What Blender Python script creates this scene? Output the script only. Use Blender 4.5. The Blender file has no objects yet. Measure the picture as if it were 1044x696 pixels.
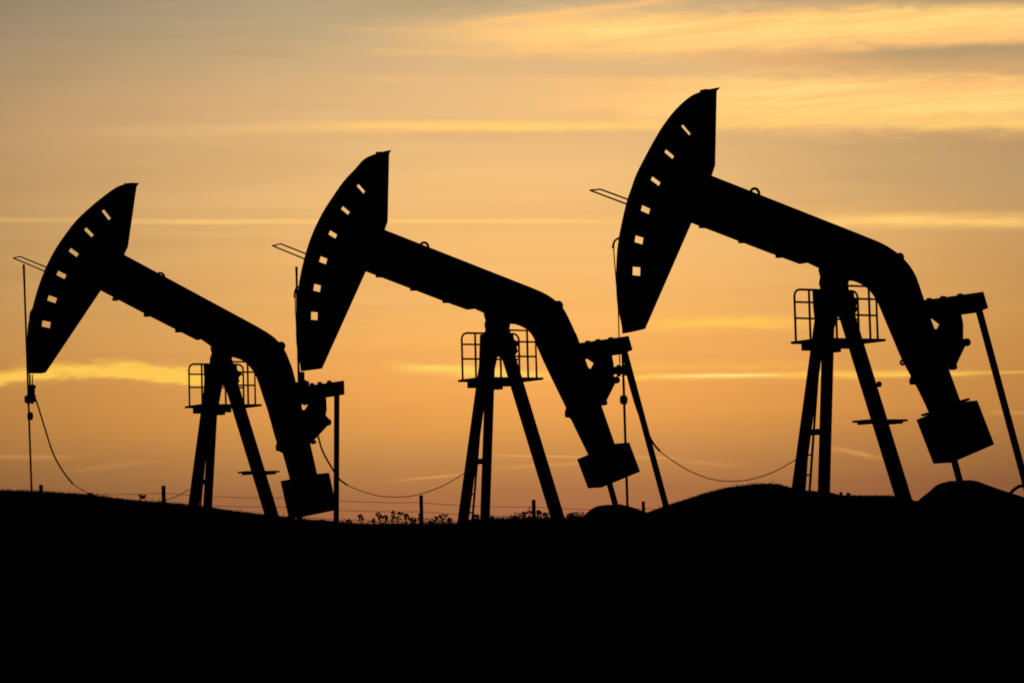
import bpy, bmesh, math, random
from mathutils import Vector, Matrix
from mathutils.geometry import tessellate_polygon
random.seed(7)
rad = math.radians
S = bpy.context.scene
C = S.collection

# ------------------------------------------------------------------ camera
F_PX, W_PX, H_PX = 2700.0, 1044.0, 696.0
PITCH, ROLL = math.atan(197.0 / F_PX), rad(1.5)
FWD = Vector((0, math.cos(PITCH), math.sin(PITCH)))
_r0 = Vector((1, 0, 0)); _u0 = Vector((0, -math.sin(PITCH), math.cos(PITCH)))
RGT = math.cos(ROLL) * _r0 - math.sin(ROLL) * _u0
UPV = math.sin(ROLL) * _r0 + math.cos(ROLL) * _u0
cam_d = bpy.data.cameras.new('camera'); cam = bpy.data.objects.new('camera', cam_d); C.objects.link(cam)
cam_d.sensor_fit = 'HORIZONTAL'; cam_d.sensor_width = 36; cam_d.lens = 36 * F_PX / W_PX
cam_d.clip_start = 0.1; cam_d.clip_end = 20000
m = Matrix((RGT, UPV, -FWD)).transposed().to_4x4()
cam.matrix_world = m
S.camera = cam

def ray(px, py):
    """sight line of a point of the photograph, for surveying the place (camera is at the origin)"""
    return FWD * F_PX + RGT * (px - W_PX / 2) - UPV * (py - H_PX / 2)
def at_depth(px, py, Y):
    d = ray(px, py); return d * (Y / d.y)

# ------------------------------------------------------------------ materials
def lin(c):
    c /= 255.0
    return c / 12.92 if c <= 0.04045 else ((c + 0.055) / 1.055) ** 2.4
def rgb(r, g, b): return (lin(r), lin(g), lin(b), 1)

def material(name, col, col2, rough=0.75, scale=6.0, bump=0.0, spec=0.15):
    mt = bpy.data.materials.new(name); mt.use_nodes = True
    nt = mt.node_tree; bs = nt.nodes['Principled BSDF']
    tc = nt.nodes.new('ShaderNodeTexCoord'); nz = nt.nodes.new('ShaderNodeTexNoise')
    nz.inputs['Scale'].default_value = scale; nz.inputs['Detail'].default_value = 6
    nt.links.new(tc.outputs['Object'], nz.inputs['Vector'])
    cr = nt.nodes.new('ShaderNodeValToRGB')
    cr.color_ramp.elements[0].position = .35; cr.color_ramp.elements[1].position = .7
    cr.color_ramp.elements[0].color = (*col, 1); cr.color_ramp.elements[1].color = (*col2, 1)
    nt.links.new(nz.outputs['Fac'], cr.inputs['Fac']); nt.links.new(cr.outputs['Color'], bs.inputs['Base Color'])
    bs.inputs['Roughness'].default_value = rough
    bs.inputs['Specular IOR Level'].default_value = spec
    if bump:
        bp = nt.nodes.new('ShaderNodeBump'); bp.inputs['Strength'].default_value = bump
        nt.links.new(nz.outputs['Fac'], bp.inputs['Height']); nt.links.new(bp.outputs['Normal'], bs.inputs['Normal'])
    return mt
M_STEEL = material('black_painted_steel', (.018, .018, .018), (.032, .028, .024), .8, 5)
M_PLATE = material('weathered_black_plate', (.016, .016, .016), (.03, .025, .02), .85, 9)
M_CAST = material('cast_iron', (.02, .018, .017), (.035, .028, .024), .85, 12, .1)
M_ROPE = material('greasy_wire_rope', (.015, .014, .013), (.03, .026, .022), .8, 60)
M_RUBBER = material('cable_rubber', (.012, .012, .012), (.02, .02, .02), .8, 30)
M_WOOD = material('weathered_wood', (.05, .042, .034), (.09, .075, .06), .9, 8, .2)
M_WIRE = material('rusty_wire', (.04, .03, .025), (.07, .05, .04), .8, 40)
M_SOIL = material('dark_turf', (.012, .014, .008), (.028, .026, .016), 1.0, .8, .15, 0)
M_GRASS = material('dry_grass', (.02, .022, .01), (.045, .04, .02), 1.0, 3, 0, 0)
M_WEED = material('dry_weed', (.03, .026, .014), (.055, .045, .025), 1.0, 20, 0, 0)

# ------------------------------------------------------------------ mesh helpers
def link(name, bm, mat, parent=None, bevel=0.0):
    bmesh.ops.recalc_face_normals(bm, faces=bm.faces)
    me = bpy.data.meshes.new(name); bm.to_mesh(me); bm.free()
    me.materials.append(mat)
    o = bpy.data.objects.new(name, me); C.objects.link(o)
    if parent is not None: o.parent = parent
    return o
def tag(o, label=None, cat=None, group=None, kind=None):
    for k, v in (('label', label), ('category', cat), ('group', group), ('kind', kind)):
        if v: o[k] = v
    return o
# local frame of a pumpjack: (a along the beam towards the tail, b towards the viewer's side, z up); mesh y = -b
def P(a, b, z): return Vector((a, -b, z))

def prism(bm, pts, b0, b1, holes=()):
    """outline of (a,z) points with through holes, extruded from b0 to b1"""
    loops = [list(pts)] + [list(h) for h in holes]
    flat = [p for l in loops for p in l]
    v0 = [bm.verts.new(P(p[0], b0, p[1])) for p in flat]
    v1 = [bm.verts.new(P(p[0], b1, p[1])) for p in flat]
    tris = tessellate_polygon([[Vector((p[0], p[1], 0)) for p in l] for l in loops])
    for t in tris:
        for vs in (v0, v1):
            try: bm.faces.new([vs[i] for i in t])
            except ValueError: pass
    k = 0
    for l in loops:
        n = len(l)
        for i in range(n):
            j = (i + 1) % n
            bm.faces.new((v0[k + i], v0[k + j], v1[k + j], v1[k + i]))
        k += n
def bar(bm, p, q, w, h, up=Vector((0, 0, 1))):
    p, q = Vector(p), Vector(q); d = (q - p).normalized()
    if abs(d.dot(up)) > .98: up = Vector((1, 0, 0))
    s = d.cross(up).normalized(); u = s.cross(d)
    vs = []
    for e in (p, q):
        for i, j in ((-1, -1), (1, -1), (1, 1), (-1, 1)):
            vs.append(bm.verts.new(e + s * (i * w / 2) + u * (j * h / 2)))
    for f in ((0, 1, 2, 3), (7, 6, 5, 4), (0, 4, 5, 1), (1, 5, 6, 2), (2, 6, 7, 3), (3, 7, 4, 0)):
        bm.faces.new([vs[i] for i in f])
def box(bm, a0, a1, b0, b1, z0, z1):
    prism(bm, [(a0, z0), (a1, z0), (a1, z1), (a0, z1)], b0, b1)
def tube(bm, pts, r, n=8, r1=None):
    pts = [Vector(p) for p in pts]; rings = []
    ref = None
    for i, p in enumerate(pts):
        d = (pts[min(i + 1, len(pts) - 1)] - pts[max(i - 1, 0)])
        d = d.normalized() if d.length > 1e-9 else Vector((0, 0, 1))
        if ref is None: ref = Vector((0, 0, 1)) if abs(d.z) < .9 else Vector((1, 0, 0))
        s = d.cross(ref)
        if s.length < 1e-3: s = d.cross(Vector((0, 1, 0)))
        s.normalize(); u = s.cross(d); ref = u
        rr = r if r1 is None else r + (r1 - r) * i / (len(pts) - 1)
        rings.append([bm.verts.new(p + (s * math.cos(2 * math.pi * k / n) + u * math.sin(2 * math.pi * k / n)) * rr) for k in range(n)])
    for A, B in zip(rings, rings[1:]):
        for k in range(n): bm.faces.new((A[k], A[(k + 1) % n], B[(k + 1) % n], B[k]))
    bm.faces.new(rings[0][::-1]); bm.faces.new(rings[-1])
def arc_pts(c, r, d0, d1, n=10): return [(c[0] + r * math.cos(rad(d0 + (d1 - d0) * i / n)), c[1] + r * math.sin(rad(d0 + (d1 - d0) * i / n))) for i in range(n + 1)]
def smooth(pts, k=4):
    """Catmull-Rom through an open run of points"""
    out = []; n = len(pts)
    for i in range(n - 1):
        p0, p1, p2, p3 = pts[max(i - 1, 0)], pts[i], pts[i + 1], pts[min(i + 2, n - 1)]
        for j in range(k):
            t = j / k
            out.append(tuple(.5 * (2 * p1[c] + (p2[c] - p0[c]) * t + (2 * p0[c] - 5 * p1[c] + 4 * p2[c] - p3[c]) * t * t + (3 * p1[c] - p0[c] - 3 * p2[c] + p3[c]) * t ** 3) for c in range(len(p1))))
    out.append(tuple(pts[-1])); return out

# ------------------------------------------------------------------ pumpjacks
YAW = rad(30)
T = Vector((math.cos(YAW), math.sin(YAW), 0)); N = Vector((math.sin(YAW), -math.cos(YAW), 0))

class Unit:
    def __init__(s, anchor, Y, zbase):
        o = at_depth(*anchor, Y); s.O = Vector((o.x, o.y, zbase)); s.scale = F_PX / Y
    def L(s, px, py, b):
        """surveyed photo point on the machine's plane b -> (a, z) in its own frame"""
        d = ray(px, py); k = (s.O.dot(N) + b) / d.dot(N); p = d * k - s.O
        return (p.dot(T), p.z)
    def V(s, px, py, b):
        a, z = s.L(px, py, b); return P(a, b, z)

def pumpjack(u, d, label):
    root = bpy.data.objects.new('pumpjack', None); C.objects.link(root)
    root.empty_display_size = .5; root.location = u.O; root.rotation_euler = (0, 0, YAW)
    tag(root, label, 'pumpjack', 'pumpjacks standing in a row on the ridge')
    mk = lambda name, bm, mat=M_STEEL, par=None: link(name, bm, mat, par or root)
    L, V = u.L, u.V
    new = bmesh.new
    # --- horse head: curved side plates with radial slots cut right through
    hb = d['head_half']
    left = smooth([L(*p, -hb) for p in d['head_arc']], 3)
    rest = [L(*p, hb) for p in d['head_rest']]
    bm = new(); holes = []
    arc_c = None
    for (px, py) in d['holes']:
        c = L(px, py, 0)
        i = min(range(1, len(left) - 1), key=lambda i: (left[i][0] - c[0]) ** 2 + (left[i][1] - c[1]) ** 2)
        tg = Vector((left[i + 1][0] - left[i - 1][0], left[i + 1][1] - left[i - 1][1])).normalized()
        rd = Vector((-tg.y, tg.x))
        hl, hw = d['slot']
        holes.append([(c[0] + rd.x * hl * i2 + tg.x * hw * j2, c[1] + rd.y * hl * i2 + tg.y * hw * j2) for i2, j2 in ((-1, -1), (1, -1), (1, 1), (-1, 1))])
    prism(bm, left + rest, -hb, hb, holes)
    head = mk('horse_head', bm, M_PLATE)
    # rough lip of the wireline latch at the tip
    bm = new(); tp = L(*d['head_rest'][-1], 0); t2 = L(*d['head_arc'][1], 0)
    prof = []
    for k, hgt in enumerate((.0, .035, .02, .05, .03, .055, .01, .045)):
        f = k / 7; prof.append((tp[0] - .06 + (t2[0] - tp[0] + .06) * f, tp[1] + (t2[1] - tp[1]) * f + hgt - .01))
    prism(bm, [(tp[0] - .06, tp[1] - .1)] + prof + [(t2[0], t2[1] - .1)], -.05, .05)
    mk('wireline_latch', bm, M_CAST, head)
    # wire guard: a U of thin rod round the bridle
    g = d['guard']; bm = new()
    gb = .17
    tube(bm, [V(*g[1], -gb), V(*g[0], -gb), V(*g[2], gb), V(*g[3], gb)], .016, 6)
    mk('wire_guard', bm, M_STEEL, head)
    # --- walking beam with its down-turned tail
    bb = .18
    top = [L(*p, bb) for p in d['beam_top'][:2]] + smooth([L(*p, bb) for p in d['beam_top'][1:]], 4)[1:]
    bot = smooth([L(*p, -bb) for p in d['beam_inner']], 3) + [L(*p, -bb) for p in d['beam_under']]
    bm = new(); prism(bm, top + bot, -bb, bb)
    beam = mk('walking_beam', bm)
    if 'peep' in d:
        pass
    for (px, py) in d['clips']:
        bm = new(); a, z = L(px, py, -.1); box(bm, a - .07, a + .05, -.15, -.05, z - .005, z + .07)
        mk('cable_clip', bm, M_STEEL, beam)
    bm = new(); a, z = L(*d['lug'], 0); r = .1
    tube(bm, [P(a + x, 0, z + y) for x, y in arc_pts((0, -.055), r, -20, 195, 12)], .028, 6)
    mk('lifting_lug', bm, M_STEEL, beam)
    bm = new(); a, z = L(*d['bend_lug'], .1)
    prism(bm, arc_pts((a, z), d.get('bend_r', .09), 0, 340, 14), 0, .14); mk('hinge_pin', bm, M_CAST, beam)
    bm = new(); q = [L(*p, -.16) for p in d['stop']]; prism(bm, q, -.17, -.03); mk('beam_stop', bm, M_STEEL, beam)
    if 'ring' in d:
        bm = new(); a, z = L(*d['ring'], -.1)
        tube(bm, [P(a + x, -.1, z + y) for x, y in arc_pts((0, 0), .042, 0, 360, 12)], .024, 6); mk('tie_ring', bm, M_STEEL, beam)
    # --- saddle bearing and post
    bm = new(); prism(bm, [L(*p, 0) for p in d['saddle']], -.08, .08); mk('saddle_bearing', bm, M_CAST)
    bm = new(); prism(bm, [L(*p, 0) for p in d['post_head']], -.055, .055); mk('post_head', bm, M_CAST)
    feet = []
    for (p, q, b0, b1, w) in d['legs']:
        A = V(*p, b0); B = V(*q, b1); dr = B - A; B = A + dr * ((A.z - .12) / -dr.z)
        bm = new(); bar(bm, A - dr * .02, B, w, w)
        bar(bm, B + Vector((0, 0, -.01)), B + Vector((0, 0, .06)), w * 2, w * 2)
        mk('leg', bm); feet.append(B)
    (bp, bq) = d['brace']; bm = new(); bar(bm, V(*bp, -.35), V(*bq, .35), .12, .12); mk('brace', bm)
    # ladder
    lp, lq = d['ladder']; A = V(*lp, .05); B = V(*lq, .05); dr = B - A; B = A + dr * ((A.z - .1) / -dr.z)
    off = P(-.32, .27, 0); bm = new()
    tube(bm, [A, B], .024, 6); tube(bm, [A + off, B + off], .024, 6); mt = int((A - B).length / .385)
    for k in range(mt):
        p = B + (A - B) * ((k + .5) / mt); tube(bm, [p, p + off], .018, 6)
    mk('ladder', bm)
    # --- service platform round the post
    pb = .5; fl = L(*d['floor'][0], -pb); fr = L(*d['floor'][1], pb); zf = (fl[1] + fr[1]) / 2
    a0, a1 = fl[0], fr[0]
    bm = new(); box(bm, a0, a1, -pb, pb, zf - .05, zf)
    plat = mk('platform', bm)
    bm = new()
    for b in (-.3, .3): box(bm, a0 + .15, a1 - .75, b - .06, b + .06, zf - .19, zf - .052)
    box(bm, a1 - .95, a1 - .8, -.1, .1, zf - .24, zf - .052)
    mk('platform_joist', bm, M_STEEL, plat)
    def rail(b, posts, zs, ca, cb, name='guardrail'):
        bm = new(); R = .13; r = .023
        lo, hi = posts[0], posts[-1]; zt = zf + zs[0]
        path = [(lo, zf)] + ([(lo, zt - R)] + [(lo + R - R * math.cos(rad(t)), zt - R + R * math.sin(rad(t))) for t in (30, 60, 90)] if ca else [(lo, zt)])
        path += ([(hi - R + R * math.sin(rad(t)), zt - R + R * math.cos(rad(t))) for t in (0, 30, 60, 90)] if cb else [(hi, zt)]) + [(hi, zf)]
        tube(bm, [P(x, b, z) for x, z in path], r, 8)
        for x in posts[1:-1]: tube(bm, [P(x, b, zf), P(x, b, zt)], r, 6)
        for h in zs[1:]: tube(bm, [P(lo, b, zf + h), P(hi, b, zf + h)], r * .95, 6)
        mk(name, bm, M_STEEL, plat)
    fb = -pb + .05; nb = pb - .05; yf = d['floor'][0][1]
    far = [L(x, yf, fb)[0] for x in d['far_posts']]
    near = [L(x, yf, nb)[0] for x in d['near_posts']]
    rail(fb, far, d['rail_h'], True, True); rail(nb, near, d['rail_h'], True, False)
    if 'step' in d:
        A, B = V(*d['step'][0], -.25), V(*d['step'][1], .25); bm = new()
        c = (A + B) / 2; hx = abs(B.x - A.x) / 2
        for k in range(5):
            y = -.24 + .12 * k; bar(bm, (c.x - hx, y, c.z), (c.x + hx, y, c.z), .08, .045)
        bar(bm, (c.x - hx * .7, -.27, c.z - .045), (c.x - hx * .7, .27, c.z - .045), .06, .04)
        bar(bm, (c.x + hx * .7, -.27, c.z - .045), (c.x + hx * .7, .27, c.z - .045), .06, .04)
        mk('step', bm)
    if 'leg_ring' in d:
        bm = new(); a, z = L(*d['leg_ring'], 0)
        tube(bm, [P(a + x, 0, z + y) for x, y in arc_pts((0, 0), .034, 0, 360, 12)], .03, 6); mk('cable_eye', bm)
    # --- equalizer beam across the tail, its bearing bracket, the pitman arms and cranks
    eb = 1.15
    q = [L(*p, eb) for p in d['equalizer']]           # TR, BR, BL of the near end
    q.append((q[0][0] + q[2][0] - q[1][0], q[0][1] + q[2][1] - q[1][1]))
    bm = new(); prism(bm, q, -eb, eb)
    eq = mk('equalizer', bm)
    bm = new()                                             # bolt heads along its top
    tl, tr = q[3], q[0]; mid = ((tl[0] + tr[0]) / 2, (tl[1] + tr[1]) / 2)
    bm.free()
    for b in (-.36, .08, .62):
        bm = new(); tube(bm, [P(mid[0], b, mid[1] - .02), P(mid[0], b, mid[1] + .03), P(mid[0], b, mid[1] + .055)], .075, 8, .05)
        mk('bolt', bm, M_CAST, eq)
    bm = new(); prism(bm, [L(*p, 0) for p in d['bracket']], -.05, .05, [[L(*p, 0) for p in d['bracket_hole']]])
    br = mk('equalizer_bracket', bm, M_CAST)
    for k, (px, py, r) in enumerate(d['bracket_bolts']):
        bm = new(); a, z = L(px, py, 0); prism(bm, arc_pts((a, z), r, 0, 330, 11), -.07, .07); mk('bolt', bm, M_CAST, br)
    pins = []
    for (p, q2, b) in d['pitmans']:
        A = V(*p, b); B = V(*q2, b); dr = B - A; zp = d['pin_z']; B = A + dr * ((A.z - zp) / -dr.z)
        bm = new(); bar(bm, A - dr.normalized() * -.02, B, .1, .1, Vector((0, 1, 0)))
        bar(bm, B + Vector((0, 0, .2)), B - Vector((0, 0, .12)), .16, .2, Vector((0, 1, 0)))
        mk('pitman_arm', bm); pins.append((B, b))
    ca = d['crank_dir']; cl = 1.0
    for (B, b) in pins:
        s = 1 if b > 0 else -1; bi0, bi1 = b - s * .32, b - s * .13
        c0 = (B.x, B.z); c1 = (B.x + cl * math.cos(ca), B.z + cl * math.sin(ca)); deg = math.degrees(ca)
        pts = arc_pts(c0, .16, deg + 90, deg + 270, 10) + arc_pts(c1, .3, deg - 90, deg + 90, 12)
        bm = new(); prism(bm, pts, bi0, bi1)
        tube(bm, [P(c0[0], bi0, c0[1]), P(c0[0], b + s * .09, c0[1])], .06, 10)
        tube(bm, [P(c1[0], bi0, c1[1]), P(c1[0], 0, c1[1])], .1, 10)
        mk('crank', bm, M_CAST)
    # --- counterweight block on the tail
    wb = .29
    tr, brr, bl = [L(*p, wb) for p in d['weight']]
    tl = (tr[0] + bl[0] - brr[0], tr[1] + bl[1] - brr[1])
    ex = Vector((tr[0] - tl[0], tr[1] - tl[1])); ez = Vector((bl[0] - tl[0], bl[1] - tl[1]))
    bm = new()
    prism(bm, [tuple(tl), tuple(tr), tuple(brr), tuple(bl)], -wb, wb)
    cw = mk('counterweight', bm, M_CAST)
    for (px, py, b) in d.get('tabs', ()):
        a, z = L(px, py, b); bm = new(); prism(bm, [(a - .09, z - .05), (a + .09, z - .01), (a + .07, z + .03), (a - .1, z - .012)], b - .05, b + .05)
        mk('retaining_plate', bm, M_STEEL, cw)
    # --- gear guard, its hoop and the skid
    gbw = .35
    gl = [L(*p, -gbw) for p in d['gear_left']]; gr = [L(*p, gbw) for p in d['gear_right']]
    out = smooth(gl + gr, 3)
    bm = new(); prism(bm, [(out[0][0], .25)] + out + [(out[-1][0], .25)], -gbw, gbw); gg = mk('gear_guard', bm, M_PLATE)
    if 'hoop' in d:
        bm = new(); tube(bm, smooth([V(*p, .5) for p in d['hoop']], 4), .035, 8); mk('brake_pipe', bm, M_STEEL, gg)
    fa = min(f.x for f in feet) - .4; ga = out[-1][0] + .5
    bm = new()
    for b in (-.55, .55):
        box(bm, fa, ga, b - .11, b + .11, .0, .04); box(bm, fa, ga, b - .025, b + .025, .041, .2); box(bm, fa, ga, b - .11, b + .11, .201, .24)
    for k in range(6):
        a = fa + .2 + (ga - fa - .4) * k / 5; box(bm, a - .06, a + .06, -.435, .435, .05, .19)
    mk('skid_frame', bm)
    # --- bridle ropes, carrier bar, polished rod, load-cell cable
    for b in (-.13, .13):
        bm = new(); tube(bm, smooth([V(*p, b) for p in d['rope']], 4), .011, 6); mk('bridle_rope', bm, M_ROPE)
    bm = new(); tube(bm, smooth([V(*p, -.13) for p in d['hook']], 4), .02, 6); mk('rope_hook', bm, M_STEEL, head)
    cx0, cy0, cx1, cy1 = d['carrier']; a0, z1 = L(cx0, cy0, 0); a1_, z0 = L(cx1, cy1, 0); ac = (a0 + a1_) / 2
    bm = new(); box(bm, ac - .07, ac + .07, -.2, .2, z0, z1)
    for b in (-.13, .13): tube(bm, [P(ac, b, z0 - .04), P(ac, b, z1 + .03)], .04, 8)
    for x0, y0, x1, y1 in d['carrier_bits']:
        p0 = L(x0, y0, 0); p1 = L(x1, y1, 0); w = min(.06, (p1[0] - p0[0]) / 2); box(bm, p0[0], p1[0], -w, w, p1[1], p0[1])
    mk('carrier_bar', bm, M_CAST)
    A = V(*d['rod'][0], 0); B = V(*d['rod'][1], 0); dr = B - A; B = A + dr * ((A.z + .1) / -dr.z)
    bm = new(); tube(bm, [A, B], .024, 8)
    if d.get('rod_thick'): tube(bm, [A, A + dr * d['rod_thick']], .03, 8, .021)
    rod = mk('polished_rod', bm)
    if 'clamp' in d:
        x0, y0, x1, y1 = d['clamp']; p0 = L(x0, y0, 0); p1 = L(x1, y1, 0); zc = (p0[1] - p1[1]); ac = (p0[0] + p1[0]) / 2; hw = .055
        bm = new()
        for f0, f1, w in ((0, .2, .8), (.22, .48, 1), (.5, .76, 1), (.78, 1, .8)):
            box(bm, ac - hw * w, ac + hw * w, -hw * w, hw * w, p1[1] + zc * f0, p1[1] + zc * f1)
        mk('rod_clamp', bm, M_CAST, rod)
    cb = d['cable']; n = len(cb); bm = new()
    pts = [V(*p, .02 - .34 * i / (n - 1)) for i, p in enumerate(cb)]
    tube(bm, smooth(pts, 4), .009, 6)
    k = d['cable_thick']; tube(bm, smooth(pts[:k], 4), .019, 6)
    mk('load_cable', bm, M_RUBBER)
    return root, feet

R = dict(
    head_half=.13, slot=(.165, .1),
    head_arc=[(727, 91.2), (715, 93.5), (702.8, 99), (688.5, 112), (676.5, 127.3), (668.4, 140.4), (658.4, 158.5), (648.3, 178.6), (643.3, 192.7), (638.5, 207), (632.3, 234.5), (629.1, 256), (628, 286.2), (629.5, 312), (633.4, 330), (634.5, 340)],
    head_rest=[(657.8, 335.3), (705, 227.4), (725.8, 179), (729.2, 168.5), (730.8, 93)],
    holes=[(699.4, 132.7), (682.3, 157.3), (668.4, 184.8), (658.1, 213.8), (651.5, 244.6), (648.9, 276.5)],
    guard=[(601.5, 194), (640, 208.5), (612, 193), (642, 204)],
    beam_top=[(716, 175.3), (870, 236), (887, 242.8), (901.7, 249.2), (915.7, 258.5), (926.2, 269), (933.2, 280), (937.2, 290.2), (942.3, 305.3), (968.4, 378.7), (982, 416)],
    beam_inner=[(950, 428), (946.3, 419.2), (937.2, 399.8), (927.2, 381), (919, 365.6), (910, 344.5), (900.7, 322.6), (894.7, 308.5), (887.6, 297.5), (880.6, 291.4), (872.6, 287.4), (865.5, 286)],
    beam_under=[(850, 285), (837, 276.5), (834.3, 273.3), (823.3, 268), (815.2, 269.3), (780, 256.2), (705, 227.4), (695, 223.6)],
    clips=[(717, 232.2), (757, 247.5), (795, 262.5)], lug=(769.5, 194.5), bend_lug=(917, 262.3),
    stop=[(929, 383), (927, 388), (928, 392), (934, 392), (942, 386)], ring=(920, 369.5),
    saddle=[(836.5, 274), (838.5, 282), (837.2, 288), (838.5, 293), (837.5, 297), (863, 297), (862.3, 290), (864, 284), (868, 279)],
    post_head=[(829.8, 296.3), (845, 295), (868.6, 297), (869.4, 303), (874, 308), (871, 312), (873, 315), (866, 328), (852.8, 321.5), (846, 345), (834, 345), (830.6, 312)],
    legs=[((838.5, 312), (813.2, 498), -.08, -.5, .17), ((845, 312), (840, 500.7), .08, .5, .17), ((858, 304), (921, 507), 0, 0, .225)],
    brace=((825, 440.5), (838, 440)), ladder=((834.5, 372), (825.4, 500)),
    floor=((806.2, 348.5), (903, 344.8)), far_posts=(811.5, 826.5, 853.5, 876), near_posts=(840, 887.6, 895), rail_h=(1.03, .78, .46),
    step=((870, 429.5), (924.5, 428.5)), leg_ring=(896.3, 391.5),
    equalizer=[(1002.6, 297.2), (1007.6, 314), (995.6, 318.8)],
    bracket=[(940, 312), (977.5, 316), (980.5, 330), (980.5, 345.5), (984, 349), (982.5, 353), (973, 373), (966, 374), (944, 330)],
    bracket_hole=[(946, 322.5), (950.6, 324), (959, 330.5), (955.3, 337), (949.5, 334)], bracket_bolts=[(984.5, 349, .08), (971.5, 374, .06)],
    pitmans=[((997.5, 314), (1039, 468), 1.05), ((931, 315), (973, 470), -1.05)], pin_z=.55, crank_dir=rad(165),
    weight=[(996.5, 408), (1013.7, 452.8), (970.4, 471.5)],
    tabs=[(944.5, 421.5, -.24), (984, 407.3, .1)],
    gear_left=[(934.2, 512), (939.2, 507), (945.2, 502.5), (954.3, 494.7), (962.3, 491.4), (972.4, 489.9)], gear_right=[(988.5, 489.3), (996.5, 490.3), (1004.6, 493.3), (1024.7, 500.3), (1044, 506.5), (1062, 514)],
    hoop=[(1022, 514), (1030.8, 502), (1036.8, 496.8), (1042.8, 495), (1051, 497), (1058, 505), (1063, 518)],
    rope=[(626.5, 246), (625.8, 256), (628.5, 290), (630.3, 315), (631, 340), (632, 374)], hook=[(631, 242.5), (626.5, 246), (624.6, 253)],
    carrier=(630, 373, 639, 381), carrier_bits=[(627.6, 374, 632, 380.5)], rod=((634.8, 360), (639.7, 515.6)), clamp=(633.2, 403, 638.6, 412),
    cable=[(639, 380), (650, 418), (664.1, 448.4), (672.8, 459.7), (686.6, 470), (703.8, 480.3), (726.2, 488.4), (748.6, 490.3), (767.6, 488), (790, 480.3), (812, 468)], cable_thick=4)

Mi = dict(
    head_half=.16, slot=(.15, .103),
    head_arc=[(392.3, 155.1), (384, 156.6), (371.8, 161.8), (361.5, 172.7), (350.3, 184.8), (339, 200.7), (327.9, 218.4), (318.5, 238), (312, 256.7), (307.6, 274), (304.6, 290), (302.8, 305), (301.6, 330.5), (302.2, 350.6), (305.2, 368.7), (306.8, 378.4)],
    head_rest=[(328.4, 375.6), (373, 276.8), (392.3, 234.3), (395.3, 225.9), (396.8, 157)],
    holes=[(368, 192.5), (352.2, 214.7), (339.3, 239), (329.6, 265.3), (323.3, 293.5), (320.5, 322)],
    guard=[(277.8, 250.5), (312, 264.5), (286, 248.5), (314, 259.5)],
    beam_top=[(384, 231), (540, 292.3), (552, 297.4), (561, 302.3), (569, 308.6), (575.5, 316), (581.6, 327.9), (586.4, 338.5), (590.3, 347.5), (613.8, 414.8), (626.6, 451.6), (630, 461)],
    beam_inner=[(604, 472), (599, 462.2), (583.3, 430), (576.2, 414), (569.2, 399.7), (555.8, 372), (548.1, 354.7), (543.3, 343.2), (536.6, 335.6), (527, 331), (519.4, 330)],
    beam_under=[(508, 329), (495.4, 321.2), (491.6, 318.3), (484, 314.9), (476.3, 315.8), (460, 310), (373, 276.8), (364, 273.4)],
    clips=[(387, 282.5), (422, 296), (455, 308.5)], lug=(432.5, 249.3), bend_lug=(569, 311.5), bend_r=.11,
    stop=[(577, 416), (575.8, 421), (576.5, 425.3), (580, 425.6), (584, 428.5), (590, 423)],
    saddle=[(494.8, 320), (496.6, 326), (495.6, 331), (496.6, 336), (495.6, 341), (519, 340), (517.6, 335), (519, 328), (523, 322)],
    post_head=[(490.5, 341), (505, 339.5), (522, 341), (523, 346), (528.3, 349.5), (525.5, 354), (527, 358), (520, 368), (506.5, 361), (500, 392), (489, 392), (490, 356)],
    legs=[((497, 350), (472.3, 529), -.08, -.5, .178), ((500.5, 350), (494.5, 527), .08, .5, .155), ((515, 352), (568.7, 528), 0, 0, .222)],
    brace=((484, 470.5), (493, 470)), ladder=((490.5, 420), (482, 526)),
    floor=((467, 387.4), (554, 384.3)), far_posts=(471.8, 485.5, 511, 530), near_posts=(495, 538.6, 547.2), rail_h=(1.03, .78, .46),
    equalizer=[(641, 342.2), (645, 356.6), (634.5, 361)],
    bracket=[(588, 352), (622, 357), (624.6, 371.7), (624.9, 383.9), (628, 386), (626, 391), (617, 409), (611, 412), (590, 370)],
    bracket_hole=[(593.5, 362.5), (597.5, 364), (606.3, 370), (602.5, 377), (597.5, 374)], bracket_bolts=[(627.5, 387.3, .08), (615.5, 410.5, .06)],
    pitmans=[((636.3, 357), (679, 515.6), 1.05), ((583.8, 357), (627, 513), -1.05)], pin_z=.55, crank_dir=rad(165),
    weight=[(641.6, 450.8), (652.7, 480.5), (613.3, 496.8)],
    gear_left=[(592, 529), (595.5, 525.5), (600.5, 520.3), (608.4, 515.8), (618, 514.4)], gear_right=[(633.7, 514), (641.6, 515.8), (651, 518.9), (660.6, 522.4), (680, 529), (698, 536)],
    rope=[(301.5, 293), (300.9, 304), (302, 330), (303.5, 350), (304.5, 370), (305.5, 381)], hook=[(304, 292), (301, 296), (300.2, 303.5)],
    carrier=(303.5, 389, 312.5, 396), carrier_bits=[(304.5, 379, 309.5, 389)], rod=((302.2, 272), (304.5, 389)), rod_thick=.12,
    cable=[(311, 394), (317, 424), (323.9, 443), (329, 460), (339.7, 479), (345.5, 487.8), (354.1, 494.3), (369.7, 500.7), (386.9, 505.3), (404.1, 506.4), (419.7, 505.3), (436.9, 500.7), (454.1, 493.8), (474, 482)], cable_thick=7)

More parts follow.
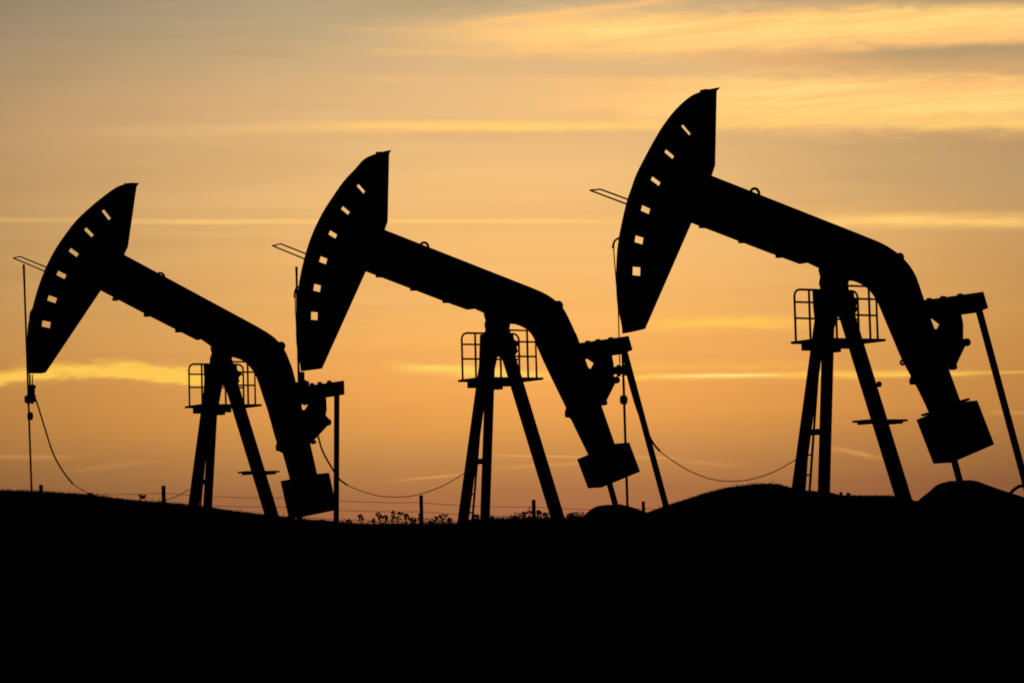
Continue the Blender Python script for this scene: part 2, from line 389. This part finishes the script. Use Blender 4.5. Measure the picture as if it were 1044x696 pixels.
Le = dict(
    head_half=.16, slot=(.156, .096),
    head_arc=[(137, 188.5), (127.6, 188.1), (119, 190.7), (106.9, 199), (93.1, 210.2), (77.6, 224.8), (65.5, 240.3), (55.2, 255.9), (45.7, 274.8), (38.2, 295), (33, 314), (29.5, 330), (27.6, 345), (27.1, 356), (27.8, 371), (28.4, 380.6)],
    head_rest=[(46.7, 379.7), (102.7, 296.2), (126.7, 259.7), (130.5, 251.5), (139.3, 190.3)],
    holes=[(108.4, 219), (90.7, 236.9), (75.2, 257.4), (62.6, 280.2), (53.2, 305), (47.1, 330.5)],
    guard=[(13.5, 263), (48, 277.5), (20.5, 261.5), (50, 273.5)],
    beam_top=[(119, 255.5), (262, 332.5), (273.3, 339.3), (280.7, 344.8), (286.5, 351), (291, 358), (295.4, 368.5), (300.7, 385.3), (317.5, 456.9), (324, 486), (326, 495)],
    beam_inner=[(298, 500), (295.4, 488.5), (288, 462), (281.7, 450), (273.3, 420), (268, 404.3), (261.7, 385.3), (255.4, 374.8), (247, 367.4), (238.5, 364.3)],
    beam_under=[(228, 362), (216.4, 355), (213.2, 351.6), (205.2, 346), (200.6, 346.8), (150, 321), (102.7, 296.2), (94, 291.5)],
    clips=[(118, 306.3), (150, 322.6), (182, 338.6)], lug=(163.5, 280), bend_lug=(286.3, 352.6), bend_r=.11,
    stop=[(282.5, 450), (281, 455), (281.5, 459.3), (285, 460), (288.5, 462), (294, 456)],
    saddle=[(215.5, 354), (217, 360), (215.2, 365), (215, 371.5), (237, 371), (235, 366), (237, 360), (241, 355)],
    post_head=[(208.3, 372), (222, 370.5), (240.4, 372), (241, 377), (246, 381), (242.5, 385), (243.5, 388.5), (238, 398), (226, 392), (221, 420), (208, 420), (209, 385)],
    legs=[((215, 384), (197.4, 515), -.08, -.5, .2), ((219, 384), (211.7, 516), .08, .5, .165), ((233, 382), (276.7, 524), 0, 0, .25)],
    brace=((203, 491.5), (211, 491)), ladder=((211.5, 440), (204.5, 512)),
    floor=((188.4, 414.7), (267, 411)), far_posts=(193.3, 206.3, 230.3, 248.6), near_posts=(214, 253.2, 260.4), rail_h=(1.03, .78, .46),
    step=((243, 482.2), (284.5, 479.8)),
    equalizer=[(350.8, 387.7), (351.3, 402), (340.5, 404)],
    bracket=[(300, 397), (331.5, 402), (331.8, 406.4), (332.3, 418), (331.2, 423), (335.5, 428), (334, 433), (321, 447), (316, 452), (305, 430)],
    bracket_hole=[(305.5, 410), (308.5, 411.5), (311, 413), (315.6, 411.2), (310.6, 418.4), (307.5, 417.5)], bracket_bolts=[(333.7, 430.3, .085), (319.5, 450.5, .05)],
    pitmans=[((343.4, 399), (342.8, 530), 1.05), ((305, 401), (305, 525), -1.05)], pin_z=.55, crank_dir=rad(195),
    weight=[(335.5, 481.7), (343.8, 519.5), (304.5, 527.5)],
    gear_left=[(293, 541), (297, 537), (302, 533), (309, 530.5), (317, 529.8)], gear_right=[(330, 529.5), (337, 531), (345, 534), (362, 540), (380, 547)],
    rope=[(30.8, 322), (28.6, 335), (28.4, 350), (29.2, 372), (30, 385), (30.4, 404)], hook=[(34, 314), (31.2, 319), (30.4, 326)],
    carrier=(26, 403, 35.5, 410), carrier_bits=[(29.3, 392, 34.8, 403), (34, 393, 36.4, 395.5), (30, 381.5, 31.3, 393), (32.6, 381.5, 33.6, 393)], rod=((24.2, 269.7), (32.2, 500)), rod_thick=.16, clamp=(28.6, 420, 33, 428),
    cable=[(35.5, 405), (38.2, 412), (46.3, 438.2), (54.3, 462.4), (64.4, 480.5), (74.4, 493.2), (90.5, 502.6), (110, 510), (130, 514), (150, 513), (170, 509.3), (181, 505), (193, 498.5)], cable_thick=6)

uR, uM, uL = Unit((850, 300), 52.0, -.85), Unit((508, 342), 58.0, -.98), Unit((226, 374), 64.5, -1.05)
pumpjack(uR, R, 'largest and nearest black pumpjack, rightmost of the three, with a step and a tie ring')
pumpjack(uM, Mi, 'middle black pumpjack, with the shallowest counterweight and no step on its rear leg')
pumpjack(uL, Le, 'leftmost black pumpjack, beam tipped most steeply and the near pitman arm upright')

# ------------------------------------------------------------------ ground
ridge_px = [(-60, 497.5), (0, 499.8), (30, 500.5), (60, 502.6), (95, 505), (120, 508.3), (150, 511.3), (190, 515), (220, 518.4), (268, 524.3), (295, 527.8), (318, 530.2), (333, 530.8), (346, 531.8), (361, 534.8), (400, 535), (470, 535), (484, 529.5), (520, 529), (575, 529), (597, 528), (640, 526.5), (655, 523.8), (662, 521.8), (681, 514.8), (700, 508.8), (721, 501.9), (743, 496.7), (766, 493.6), (778, 492.8), (792, 493.4), (802, 496), (812, 499), (828, 500.8), (846, 502), (856, 505), (880, 505.4), (909, 505.2), (934, 511), (960, 509), (1000, 508.5), (1044, 508.5), (1100, 505)]
YR = 40.0
ridge_w = [(at_depth(x, y, YR).x, at_depth(x, y, YR).z) for x, y in ridge_px]
from mathutils import noise as mnoise
def nz(x, y, s, seed=0): return mnoise.noise(Vector((x * s + seed, y * s - seed, seed * .37)))
def interp(t, tab):
    if t <= tab[0][0]: return tab[0][1]
    for (x0, v0), (x1, v1) in zip(tab, tab[1:]):
        if t <= x1: return v0 + (v1 - v0) * (t - x0) / (x1 - x0)
    return tab[-1][1]
def ridge(x):
    r = interp(x, ridge_w)
    e = max(0, abs(x) - 8.6); k = min(1, e / 8)
    return r * (1 - k) + .45 * k + .25 * k * nz(x, 0, .09, 3)
def sm(t): t = max(0, min(1, t)); return t * t * (3 - 2 * t)
def fence_ground(x): return interp(x, [(-20, .55), (-13, .4), (-9, .25), (-3, -.2), (4, -.35), (20, -.5)])
def ground(x, y):
    r = ridge(x)
    if y <= YR:
        t = y / YR
        if t < 0: z = -1.6 + .01 * y
        else: z = -1.6 + (r * sm(min(1, t * 1.0) ** 3) if t < 1 else r) + 1.6 * t ** 1.35
        z = min(z, r * t - .03 * (YR - y)) if 0 < t < 1 else z
    elif y < 46.5:
        z = r + (-.86 - r) * sm((y - YR - .25) / 6.2)
    elif y < 68: z = -.86 - .2 * (y - 46.5) / 21.5
    elif y < 73: z = -1.06 + (fence_ground(x) + 1.06) * sm((y - 68) / 4)
    elif y < 82: z = fence_ground(x) - .02 * (y - 73)
    elif y < 160: z = (fence_ground(x) - .18) + (-4 - fence_ground(x)) * sm((y - 82) / 78)
    else: z = -4.18 - .6 * sm((y - 160) / 600)
    pad = sm((y - 45) / 2) * (1 - sm((y - 67) / 2))
    amp = .02 if 30 < y < 45 else .05 + min(.3, abs(y - 40) * .002)
    if abs(x) < 16 and pad > 0: amp *= 1 - pad
    return z + amp * (nz(x, y, .7, 1) * .6 + nz(x, y, 2.1, 2) * .3 * (1 if y < 60 else 0)) * (1 if abs(y - YR) > .3 else .6)
def stations(core, step, far, g=1.35):
    a, b = core; out = []; n = int(round((b - a) / step))
    out = [a + (b - a) * i / n for i in range(n + 1)]
    s = step; v = b
    while v < far: s *= g; v += s; out.append(v)
    s = step; v = a
    lo = []
    while v > -far: s *= g; v -= s; lo.append(v)
    return lo[::-1] + out
xs = stations((-9.5, 9.5), .1, 6000)
ys = [-3000, -900, -300, -120, -60, -30, -15, -8, -4] + [0, 3, 6, 9, 12, 15, 18, 21, 24, 26, 28, 30, 31, 32, 33, 34, 35, 36, 36.5, 37, 37.5, 38] + [38.2 + .2 * i for i in range(24)] + [43.2 + .5 * i for i in range(10)] + [49, 50.5, 52, 54, 56, 58, 60, 62, 64, 66] + [67 + .75 * i for i in range(22)] + [86, 92, 100, 112, 126, 142, 160, 190, 240, 320, 450, 650, 1000, 1800, 3200, 6000, 9000]
verts = [(x, y, ground(x, y)) for y in ys for x in xs]
nx = len(xs)
faces = [(j * nx + i, j * nx + i + 1, (j + 1) * nx + i + 1, (j + 1) * nx + i) for j in range(len(ys) - 1) for i in range(nx - 1)]
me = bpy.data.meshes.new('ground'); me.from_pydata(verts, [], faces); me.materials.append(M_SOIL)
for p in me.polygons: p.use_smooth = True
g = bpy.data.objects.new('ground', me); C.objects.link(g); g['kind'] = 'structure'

# grass standing on the crest of the ridge
def px_of_x(x): return interp(x, [(w[0], p[0]) for w, p in zip(ridge_w, ridge_px)])
gv, gf = [], []
def blade(x, y, h, w, lean):
    z = ground(x, y) - .01; a = random.uniform(0, math.pi); dx, dy = math.cos(a) * w / 2, math.sin(a) * w / 2
    k = len(gv); lx, ly = lean
    gv.extend([(x - dx, y - dy, z), (x + dx, y + dy, z), (x + dx * .7 + lx * .4, y + dy * .7 + ly * .4, z + h * .6), (x - dx * .7 + lx * .4, y - dy * .7 + ly * .4, z + h * .6), (x + lx, y + ly, z + h)])
    gf.extend([(k, k + 1, k + 2, k + 3), (k + 3, k + 2, k + 4)])
for _ in range(26000):
    x = random.uniform(-9.5, 9.5); y = random.uniform(38.9, 40.5); px = px_of_x(x)
    h = random.uniform(.012, .035)
    c = nz(x, y, 1.3, 5)
    if 340 < px < 600: h *= 1.7 + .8 * c
    elif px < 330: h *= 1.25 + .5 * c
    elif 665 < px < 800: h *= 1.0 + .4 * c
    if random.random() < .04 and px < 800: h *= random.uniform(1.6, 3.0)
    blade(x, y, h, random.uniform(.006, .012), (random.gauss(0, .5) * h, random.gauss(0, .4) * h))
me = bpy.data.meshes.new('grass'); me.from_pydata(gv, [], gf); me.materials.append(M_GRASS)
tag(bpy.data.objects.new('grass', me), 'short rough grass fringing the dark crest of the ridge', 'grass', kind='stuff')
C.objects.link(bpy.data.objects['grass'])
# low tangle of leaves under the weeds
gv, gf = [], []
for _ in range(3200):
    px = random.choice((random.gauss(410, 30), random.gauss(450, 14), random.gauss(542, 14), random.gauss(586, 8)))
    if not (350 < px < 472 or 520 < px < 562 or 578 < px < 597): continue
    p = at_depth(px, 530, YR); x = p.x; y = random.uniform(39.7, 40.1)
    z0 = ground(x, y); z = z0 + min(.095, abs(random.gauss(0, .045)) * max(.25, min(1.5, 1 + 1.3 * nz(x, 0, 4.5, 9)))); s = random.uniform(.006, .016)
    d1 = Vector((random.gauss(0, 1), random.gauss(0, 1), random.gauss(0, 1))).normalized(); d2 = d1.orthogonal().normalized()
    k = len(gv); c = Vector((x, y, z))
    gv.extend([tuple(c - d1 * s), tuple(c + d2 * s * .5), tuple(c + d1 * s), tuple(c - d2 * s * .5)]); gf.append((k, k + 1, k + 2, k + 3))
me = bpy.data.meshes.new('undergrowth'); me.from_pydata(gv, [], gf); me.materials.append(M_WEED)
o = bpy.data.objects.new('undergrowth', me); C.objects.link(o)
tag(o, 'low tangle of leafy undergrowth round the feet of the weeds', 'undergrowth', kind='stuff')

# ------------------------------------------------------------------ weeds
def weed(px, py, spread, label, seed):
    rnd = random.Random(seed)
    base = at_depth(px + rnd.uniform(-1.5, 1.5), 530, YR - .05); top = at_depth(px, py, YR - .05)
    z0 = ground(base.x, base.y) - .015; h = max(.05, top.z - z0)
    root = bpy.data.objects.new('weed', None); C.objects.link(root); root.location = (base.x, base.y, z0); root.empty_display_size = .05
    tag(root, label, 'weed', 'dry weeds growing along the crest of the ridge')
    dx = top.x - base.x
    bm = bmesh.new()
    tube(bm, [(0, 0, 0), (dx * .3, 0, h * .5), (dx, 0, h * .96)], .007, 5, .004)
    tips = [Vector((dx, 0, h))]
    for k in range(rnd.randint(3, 6)):
        t = rnd.uniform(.2, .75); s = rnd.choice((-1, 1)) * rnd.uniform(.4, 1) * spread
        p = Vector((dx * t, 0, h * t)); q = Vector((dx + s, rnd.uniform(-.03, .03), h * rnd.uniform(.6, .97)))
        tube(bm, [p, p.lerp(q, .5) + Vector((s * .15, 0, -.01)), q], .005, 5, .003); tips.append(q)
    link('stem', bm, M_WEED, root)
    for q in tips:
        bm = bmesh.new(); hw = spread * rnd.uniform(.35, .6)
        for k in range(rnd.randint(8, 14)):
            c = q + Vector((rnd.gauss(0, hw * .5), rnd.gauss(0, hw * .5), rnd.uniform(-.015, .008)))
            tube(bm, [q - Vector((0, 0, .03)), c], .003, 4)
            bmesh.ops.create_icosphere(bm, subdivisions=1, radius=rnd.uniform(.005, .0105), matrix=Matrix.Translation(c))
        link('flower_head', bm, M_WEED, root)
    bm = bmesh.new()
    for k in range(rnd.randint(8, 14)):
        t = rnd.uniform(.05, .7); a = rnd.uniform(0, 6.28); l = rnd.uniform(.03, .075)
        p = Vector((dx * t, 0, h * t)); d1 = Vector((math.cos(a), math.sin(a), rnd.uniform(.2, .9))).normalized() * l; w = d1.cross(Vector((0, 0, 1))).normalized() * l * .16
        vs = [bm.verts.new(v) for v in (p, p + d1 * .5 + w, p + d1, p + d1 * .5 - w)]; bm.faces.new(vs)
    link('leaf', bm, M_WEED, root)['kind'] = 'stuff'
weeds = [
    (92.5, 503, .04, 'low tufty weed on the slope where the leftmost load cable meets the ground'),
    (143, 504, .07, 'lone bushy weed on the bare slope left of a fence post and the leftmost pumpjack'),
    (356, 529, .03, 'small weed nearest the upright pitman arm of the leftmost pumpjack'),
    (368, 524.5, .035, 'slender weed with one round head, second to the right of the upright pitman arm'),
    (380.3, 528, .02, 'short pointed weed just left of a taller slender weed with a ragged head'),
    (386.3, 522.3, .035, 'tall weed with a ragged head, left of the lowest point of the middle load cable'),
    (392.5, 525, .045, 'loose branching weed between a ragged-headed weed and the tallest thin weed'),
    (400.4, 521, .025, 'tallest thin straight weed with a tiny flat head, left of the broad weed cluster'),
    (406.5, 522.3, .065, 'broad weed with the widest dark flower cluster, directly under the sagging middle cable'),
    (414.8, 523.8, .04, 'weed with a few small heads, touching the right side of the widest weed'),
    (420.5, 527.5, .06, 'low dense rounded weed left of the fence post under the middle cable'),
    (427.2, 524, .02, 'thin weed rising right against the left side of the fence post under the cable'),
    (439, 531, .03, 'lowest short weed just right of the fence post under the middle cable'),
    (443.5, 526.5, .045, 'loose pale-topped weed between the lowest short weed and the dark bushy one'),
    (451.8, 523.8, .055, 'dark bushy weed with thick head, tallest between the cable post and the middle pumpjack legs'),
    (458, 528, .035, 'small weed nearest the far front leg of the middle pumpjack, on its left'),
    (484.6, 524.5, .04, 'low weed at the ladder foot between the front legs of the middle pumpjack'),
    (502, 526.8, .035, 'low weed tight against the right side of the middle pumpjack near front leg'),
    (524, 525.6, .05, 'squat weed, leftmost of the patch framed by the middle pumpjack legs'),
    (533.4, 521.6, .045, 'curving weed in the patch left of the post framed by the middle pumpjack legs'),
    (539.8, 516.8, .045, 'tall broad-headed weed touching the post framed by the middle pumpjack legs, on its left'),
    (549, 520, .035, 'round-headed weed right of the post framed by the middle pumpjack legs'),
    (556.4, 522.5, .035, 'thin weed beside the rear leg of the middle pumpjack, on its left'),
    (582, 523.5, .06, 'low spreading weed between the rear leg and the gear guard of the middle pumpjack'),
    (857.3, 501.8, .015, 'left of two tiny weed sprigs between the legs of the rightmost pumpjack'),
    (865, 502.3, .02, 'right of two tiny weed sprigs between the legs of the rightmost pumpjack'),
]
for i, (px, py, sp, lb) in enumerate(weeds): weed(px, py, sp, lb, 100 + i)

# ------------------------------------------------------------------ wire fence beyond the pumpjacks
fence = bpy.data.objects.new('wire_fence', None); C.objects.link(fence); fence.empty_display_size = .3
tag(fence, 'low wire fence of short posts and three thin wires behind the pumpjacks', 'fence')
tops = [(-90, 492, 72.6), (41.6, 494, 73.4), (166.6, 494.8, 74.2), (298, 499.5, 75), (429.3, 504.5, 75.8), (544, 509.2, 77), (655.8, 510.8, 78.2), (767, 512, 79.4), (880, 513, 80.6), (990, 514, 81.8), (1110, 515, 83)]
heads = []
for i, (px, py, Y) in enumerate(tops):
    p = at_depth(px, py, Y); zb = ground(p.x, p.y) - .3
    bm = bmesh.new(); r = .05 + .008 * ((i * 7) % 3) / 2; lx = random.uniform(-.02, .02)
    tube(bm, [(p.x + lx, p.y, zb), (p.x + lx * .5, p.y, (zb + p.z) / 2), (p.x, p.y, p.z - .015), (p.x, p.y, p.z)], r, 9)
    link('post', bm, M_WOOD, fence); heads.append(p)
for off in (.21, .47, .74):
    bm = bmesh.new(); pts = []
    for A, B in zip(heads, heads[1:]):
        for k in range(6):
            t = k / 6; p = A.lerp(B, t); pts.append((p.x, p.y - .05, p.z - off - .05 * 4 * t * (1 - t)))
    p = heads[-1]; pts.append((p.x, p.y - .05, p.z - off))
    tube(bm, pts, .0065, 5); link('wire', bm, M_WIRE, fence)

# ------------------------------------------------------------------ sky and light
wd = bpy.data.worlds.new('World'); S.world = wd; wd.use_nodes = True
nt = wd.node_tree; nt.nodes.clear()
class E:
    def __init__(s, sock): s.s = sock
    def _op(a, op, *o):
        n = nt.nodes.new('ShaderNodeMath'); n.operation = op
        for i, v in enumerate((a,) + o):
            if isinstance(v, E): nt.links.new(v.s, n.inputs[i])
            else: n.inputs[i].default_value = float(v)
        return E(n.outputs[0])
    def __add__(a, b): return a._op('ADD', b)
    __radd__ = __add__
    def __sub__(a, b): return a._op('SUBTRACT', b)
    def __rsub__(a, b): return (a * -1) + b
    def __mul__(a, b): return a._op('MULTIPLY', b)
    __rmul__ = __mul__
    def __truediv__(a, b): return a._op('DIVIDE', b)
    def exp(a): return a._op('EXPONENT')
    def gauss(a): return (a * a * -1).exp()
    def clamp(a):
        n = nt.nodes.new('ShaderNodeClamp'); nt.links.new(a.s, n.inputs[0]); return E(n.outputs[0])
    def step(a, e0, e1):
        n = nt.nodes.new('ShaderNodeMapRange'); n.interpolation_type = 'SMOOTHSTEP'
        nt.links.new(a.s, n.inputs[0]); n.inputs[1].default_value = e0; n.inputs[2].default_value = e1; return E(n.outputs[0])
def mix(f, A, B, blend='MIX'):
    n = nt.nodes.new('ShaderNodeMix'); n.data_type = 'RGBA'; n.blend_type = blend
    for idx, v in ((0, f), (6, A), (7, B)):
        if isinstance(v, E): nt.links.new(v.s, n.inputs[idx])
        else: n.inputs[idx].default_value = v
    return E(n.outputs[2])
def noise(x, y, scale=1.0, detail=4, dist=0.0, seed=0.0, rough=.5):
    cb = nt.nodes.new('ShaderNodeCombineXYZ')
    for i, v in enumerate((x, y)): nt.links.new(v.s, cb.inputs[i])
    cb.inputs[2].default_value = seed
    n = nt.nodes.new('ShaderNodeTexNoise'); n.inputs['Scale'].default_value = scale; n.inputs['Detail'].default_value = detail
    n.inputs['Distortion'].default_value = dist; n.inputs['Roughness'].default_value = rough
    nt.links.new(cb.outputs[0], n.inputs['Vector']); return E(n.outputs['Fac'])
def ramp(f, stops):
    n = nt.nodes.new('ShaderNodeValToRGB'); cr = n.color_ramp
    while len(cr.elements) < len(stops): cr.elements.new(.5)
    for e, (p, c) in zip(cr.elements, stops): e.position = p; e.color = c
    nt.links.new(f.s, n.inputs[0]); return E(n.outputs[0])

tc = nt.nodes.new('ShaderNodeTexCoord'); sp = nt.nodes.new('ShaderNodeSeparateXYZ')
nt.links.new(tc.outputs['Generated'], sp.inputs[0])
X, Yd, Z = (E(sp.outputs[i]) for i in range(3))
az = X._op('ARCTAN2', Yd) * 57.29578
el = Z._op('MINIMUM', 1)._op('MAXIMUM', -1)._op('ARCSINE') * 57.29578
PXD = 57.29578 / F_PX                                     # degrees per photo pixel
def azel(px, py):
    d = ray(px, py).normalized(); return math.degrees(math.atan2(d.x, d.y)), math.degrees(math.atan2(d.z, d.y))
# height of the great circle through a direction: a long level streak of cloud keeps one value of it
gc = Z._op('ARCTAN2', Yd._op('MAXIMUM', .02)) * 57.29578
# clear-sky glow after the sun has gone: by height above the horizon
def EL(py): return azel(522, py)[1]
ELMAX = 90.0
GLOW = [(575, (150, 88, 62)), (545, (166, 101, 68)), (523, (168, 107, 70)), (503, (168, 112, 69)), (470, (191, 134, 75)), (425, (228, 158, 80)), (385, (239, 168, 88)), (347, (244, 177, 96)), (300, (245, 184, 106)), (252, (242, 187, 114)), (185, (239, 189, 123)), (92, (226, 183, 128)), (20, (197, 172, 131)), (-60, (168, 154, 130))]
stops = [(max(0, EL(py)) / 40, rgb(*c)) for py, c in GLOW] + [(22 / 40, rgb(92, 100, 108)), (30 / 40, rgb(58, 68, 82)), (1, rgb(34, 42, 56))]
sky = ramp((el / 40).clamp(), stops)
# the glow is strongest round the azimuth where the sun went down
gl = ((az - .2) / 12.0).gauss()
sky = mix(gl.clamp(), mix(1.0, sky, (.34, .355, .45, 1), 'MULTIPLY'), sky)
# wide soft streaks everywhere
wv = noise(az * .10, el * .45, 1.0, 3, 0, 2.0) - .5      # slow waviness shared by all streaks
elw = el + wv * .5
n1 = noise(az * .07, elw * 1.1, 1.0, 5, .3, 7.0, .55)
n2 = noise(az * .16, elw * 3.2, 1.0, 5, .4, 12.0, .6)
lift = ((n1 - .5) * .26 + (n2 - .5) * .16) * el.step(1.0, 5.0)
n = nt.nodes.new('ShaderNodeVectorMath'); n.operation = 'SCALE'
nt.links.new(sky.s, n.inputs[0]); nt.links.new((lift + 1.0).s, n.inputs['Scale']); sky = E(n.outputs[0])
BRIGHT = rgb(260, 207, 117); GOLD = rgb(256, 200, 84); HOT = rgb(262, 226, 150); GREY = rgb(176, 152, 112); AMBER = rgb(238, 172, 92)
fine = noise(az * .5, elw * 5.0, 1.0, 4, .5, 21.0, .6)
rag = noise(az * 1.1, gc * 4.0, 1.0, 5, .6, 33.0, .6) - .5           # ragged edges
sl = gc - az * .055
wisp = noise(az * .09, (sl + wv * .5) * 2.6, 1.0, 6, .6, 5.0, .56).step(.3, .66)
wisp2 = noise(az * .2, (gc + az * .03 + wv * .4) * 6.0, 1.0, 6, .6, 15.0, .58).step(.28, .7)
def streak(px0, py0, px1, py1, w, amp, col, wob=.5, end=40, w_lo=None, tex=0.0, ragg=1.0):
    """one long cloud streak between two directions of the sky"""
    global sky
    a0, e0 = azel(px0, py0); a1, e1 = azel(px1, py1); s = (e1 - e0) / (a1 - a0); W = w * PXD; en = end * PXD
    dlt = (gc + wv * (wob * W * 3) + rag * (W * 1.5 * ragg)) - (e0 + (az - a0) * s)
    if w_lo:
        lo = dlt / (w_lo * PXD); up = dlt / W
        t = up._op('MAXIMUM', 0) + lo._op('MINIMUM', 0)
    else: t = dlt / W
    mk = t.gauss() * az.step(a0 - en * .3, a0 + en) * (1 - az.step(a1 - en, a1 + en * .3))
    mk = mk * (.6 + fine * .8) * amp
    if tex: mk = mk * ((1 - tex) + (wisp * .7 + wisp2 * .45) * tex)
    sky = mix(mk.clamp(), sky, col)
# high cloud on the right, layers of peach with brighter gold cores
PEACH = rgb(246, 194, 122); OLIVE = rgb(178, 154, 114); APRI = rgb(261, 200, 122); CORE = rgb(262, 216, 126); TAN = rgb(222, 182, 128)
grain = noise(az * .22, (gc - az * .05 + wv * .3) * 4.2, 1.0, 6, .5, 52.0, .6).step(.33, .6)
CORE = mix(grain, rgb(256, 198, 118), rgb(263, 219, 132))
TAN = rgb(222, 182, 128); DUST = rgb(226, 172, 112)
streak(300, 29, 560, 31, 2.2, .3, PEACH, .3, 120, tex=.4)
streak(300, 50, 600, 58, 3.5, .5, PEACH, .3, 160, tex=.4)
streak(300, 83, 560, 80, 6, .35, PEACH, .3, 140, tex=.4)
streak(395, 34, 1300, 24, 19, 1.35, APRI, .2, 260, w_lo=25, tex=.33)
streak(450, 29, 760, -10, 4, .8, APRI, .3, 130, tex=.35)
streak(440, 55, 760, 48, 3, .45, APRI, .3, 120, tex=.5)
streak(500, 33, 1300, 5, 10, 1.4, CORE, .25, 200, w_lo=13, tex=.42)
streak(640, 52, 960, 33, 5, .7, CORE, .3, 120, tex=.5)
streak(480, 102, 1300, 98, 27, 1.25, APRI, .2, 330, w_lo=22, tex=.28)
streak(500, 80, 900, 84, 3.5, .6, APRI, .3, 150, tex=.5)
streak(650, 104, 1150, 106, 20, 1.35, CORE, .2, 190, w_lo=18, tex=.42)
streak(690, 80, 900, 90, 5, .5, CORE, .3, 90, tex=.5)
streak(640, 124, 1300, 126, 10, 1.0, BRIGHT, .06, 170, w_lo=7, tex=.3, ragg=.35)
streak(270, 130, 760, 128.5, 6, 1.1, BRIGHT, .1, 190, w_lo=4.5, tex=.35, ragg=.5)
streak(40, 135, 480, 133.5, 5, .35, PEACH, .2, 160, tex=.4)
streak(420, 66, 770, 72, 8, .75, TAN, .3, 120, tex=.15)
streak(700, 58, 1300, 64, 8, .85, DUST, .3, 120, w_lo=9, tex=.25)
streak(850, 58, 1300, 44, 9, .75, GREY, .3, 130, w_lo=13, tex=.2)
streak(830, 56, 1300, 38, 5, .7, GREY, .3, 110, tex=.3)
streak(340, 10, 545, 0, 11, .6, OLIVE, .3, 80, tex=.15)
streak(900, 4, 1300, -6, 6, .5, OLIVE, .3, 80, tex=.3)
streak(700, 168, 1300, 176, 30, .4, GREY, .1, 260)
BRIGHT = rgb(260, 207, 117)
# long thin streak across the whole sky
streak(-60, 224, 1500, 227, 2.4, .32, BRIGHT, .0, 100, tex=.5, ragg=.8)
streak(110, 227, 640, 225, 2.2, .6, BRIGHT, .0, 120, tex=.3, ragg=.6)
streak(790, 226, 1500, 227, 8, .85, BRIGHT, .15, 90, w_lo=6, tex=.4)
# low streaks
streak(640, 330, 830, 327, 6, .85, GOLD, .4, 60, tex=.4)
streak(-200, 399, 74, 380, 5.2, 1.9, GOLD, .3, 40, tex=.45, ragg=1.8)
streak(24, 377, 255, 388, 8, 2.1, GOLD, .4, 80, w_lo=5.0, tex=.55, ragg=2.2)
streak(398, 372.5, 570, 383, 3.6, 1.3, rgb(258, 208, 98), .3, 50, w_lo=5, tex=.3, ragg=1.6)
streak(560, 385.5, 1010, 379.5, 3.0, 1.0, GOLD, .2, 70, tex=.5, ragg=1.8)
streak(610, 375, 860, 371, 4.5, .45, GOLD, .6, 60, tex=.6)
streak(672, 383.2, 800, 382, 1.5, 1.0, HOT, .15, 55, tex=.2)
streak(900, 382, 1200, 376, 1.6, .5, GOLD, .3, 40)
streak(-100, 464, 80, 466, 2.6, .27, AMBER, .4, 30, tex=.4)
streak(60, 482, 170, 468, 2.2, .16, AMBER, .6, 40, tex=.7)
streak(400, 490, 480, 483, 1.2, .5, AMBER, .2, 35)
streak(490, 464, 700, 467, 1.3, .45, AMBER, .3, 40, tex=.3)
streak(500, 478, 620, 470, 1.6, .35, AMBER, .3, 40, tex=.4)
streak(690, 470, 760, 475, 2.6, .25, AMBER, .6, 25, tex=.6)
streak(838, 455, 905, 468, 2.4, .55, AMBER, .5, 26, tex=.6, ragg=2.5)
streak(1005, 420, 1100, 422, 2.0, .3, AMBER, .3, 15)
streak(380, 325, 470, 318, 5, .15, GOLD, .6, 60, tex=.5)
# dusk closes in away from the glow and overhead
fall = (az / 55).gauss() * .985 + .012
n = nt.nodes.new('ShaderNodeVectorMath'); n.operation = 'SCALE'
nt.links.new(sky.s, n.inputs[0]); nt.links.new(fall.s, n.inputs['Scale'])
bg1 = nt.nodes.new('ShaderNodeBackground'); nt.links.new(n.outputs[0], bg1.inputs['Color']); bg1.inputs['Strength'].default_value = 1
SUN_AZ, SUN_EL = azel(735, 383)[0], 1.0
ns = nt.nodes.new('ShaderNodeTexSky'); ns.sky_type = 'NISHITA'; ns.sun_disc = False
ns.sun_elevation = rad(SUN_EL); ns.sun_rotation = rad(SUN_AZ); ns.air_density = 1.2; ns.dust_density = 2
bg2 = nt.nodes.new('ShaderNodeBackground'); nt.links.new(ns.outputs[0], bg2.inputs['Color']); bg2.inputs['Strength'].default_value = .004
ad = nt.nodes.new('ShaderNodeAddShader'); nt.links.new(bg1.outputs[0], ad.inputs[0]); nt.links.new(bg2.outputs[0], ad.inputs[1])
wo = nt.nodes.new('ShaderNodeOutputWorld'); nt.links.new(ad.outputs[0], wo.inputs[0])

sl = bpy.data.lights.new('sun', 'SUN'); sl.energy = .35; sl.angle = rad(.5); sl.color = (1, .68, .38)
so = bpy.data.objects.new('sun', sl); C.objects.link(so)
d = Vector((math.sin(rad(SUN_AZ)) * math.cos(rad(SUN_EL)), math.cos(rad(SUN_AZ)) * math.cos(rad(SUN_EL)), math.sin(rad(SUN_EL))))
so.rotation_euler = (-d).to_track_quat('-Z', 'Y').to_euler(); so.location = (0, 90, 30)

vs = S.view_settings; vs.view_transform = 'Standard'; vs.look = 'None'; vs.exposure = 0; vs.gamma = 1; vs.use_curve_mapping = False
S.cycles.filter_width = 1.8
S.display_settings.display_device = 'sRGB'
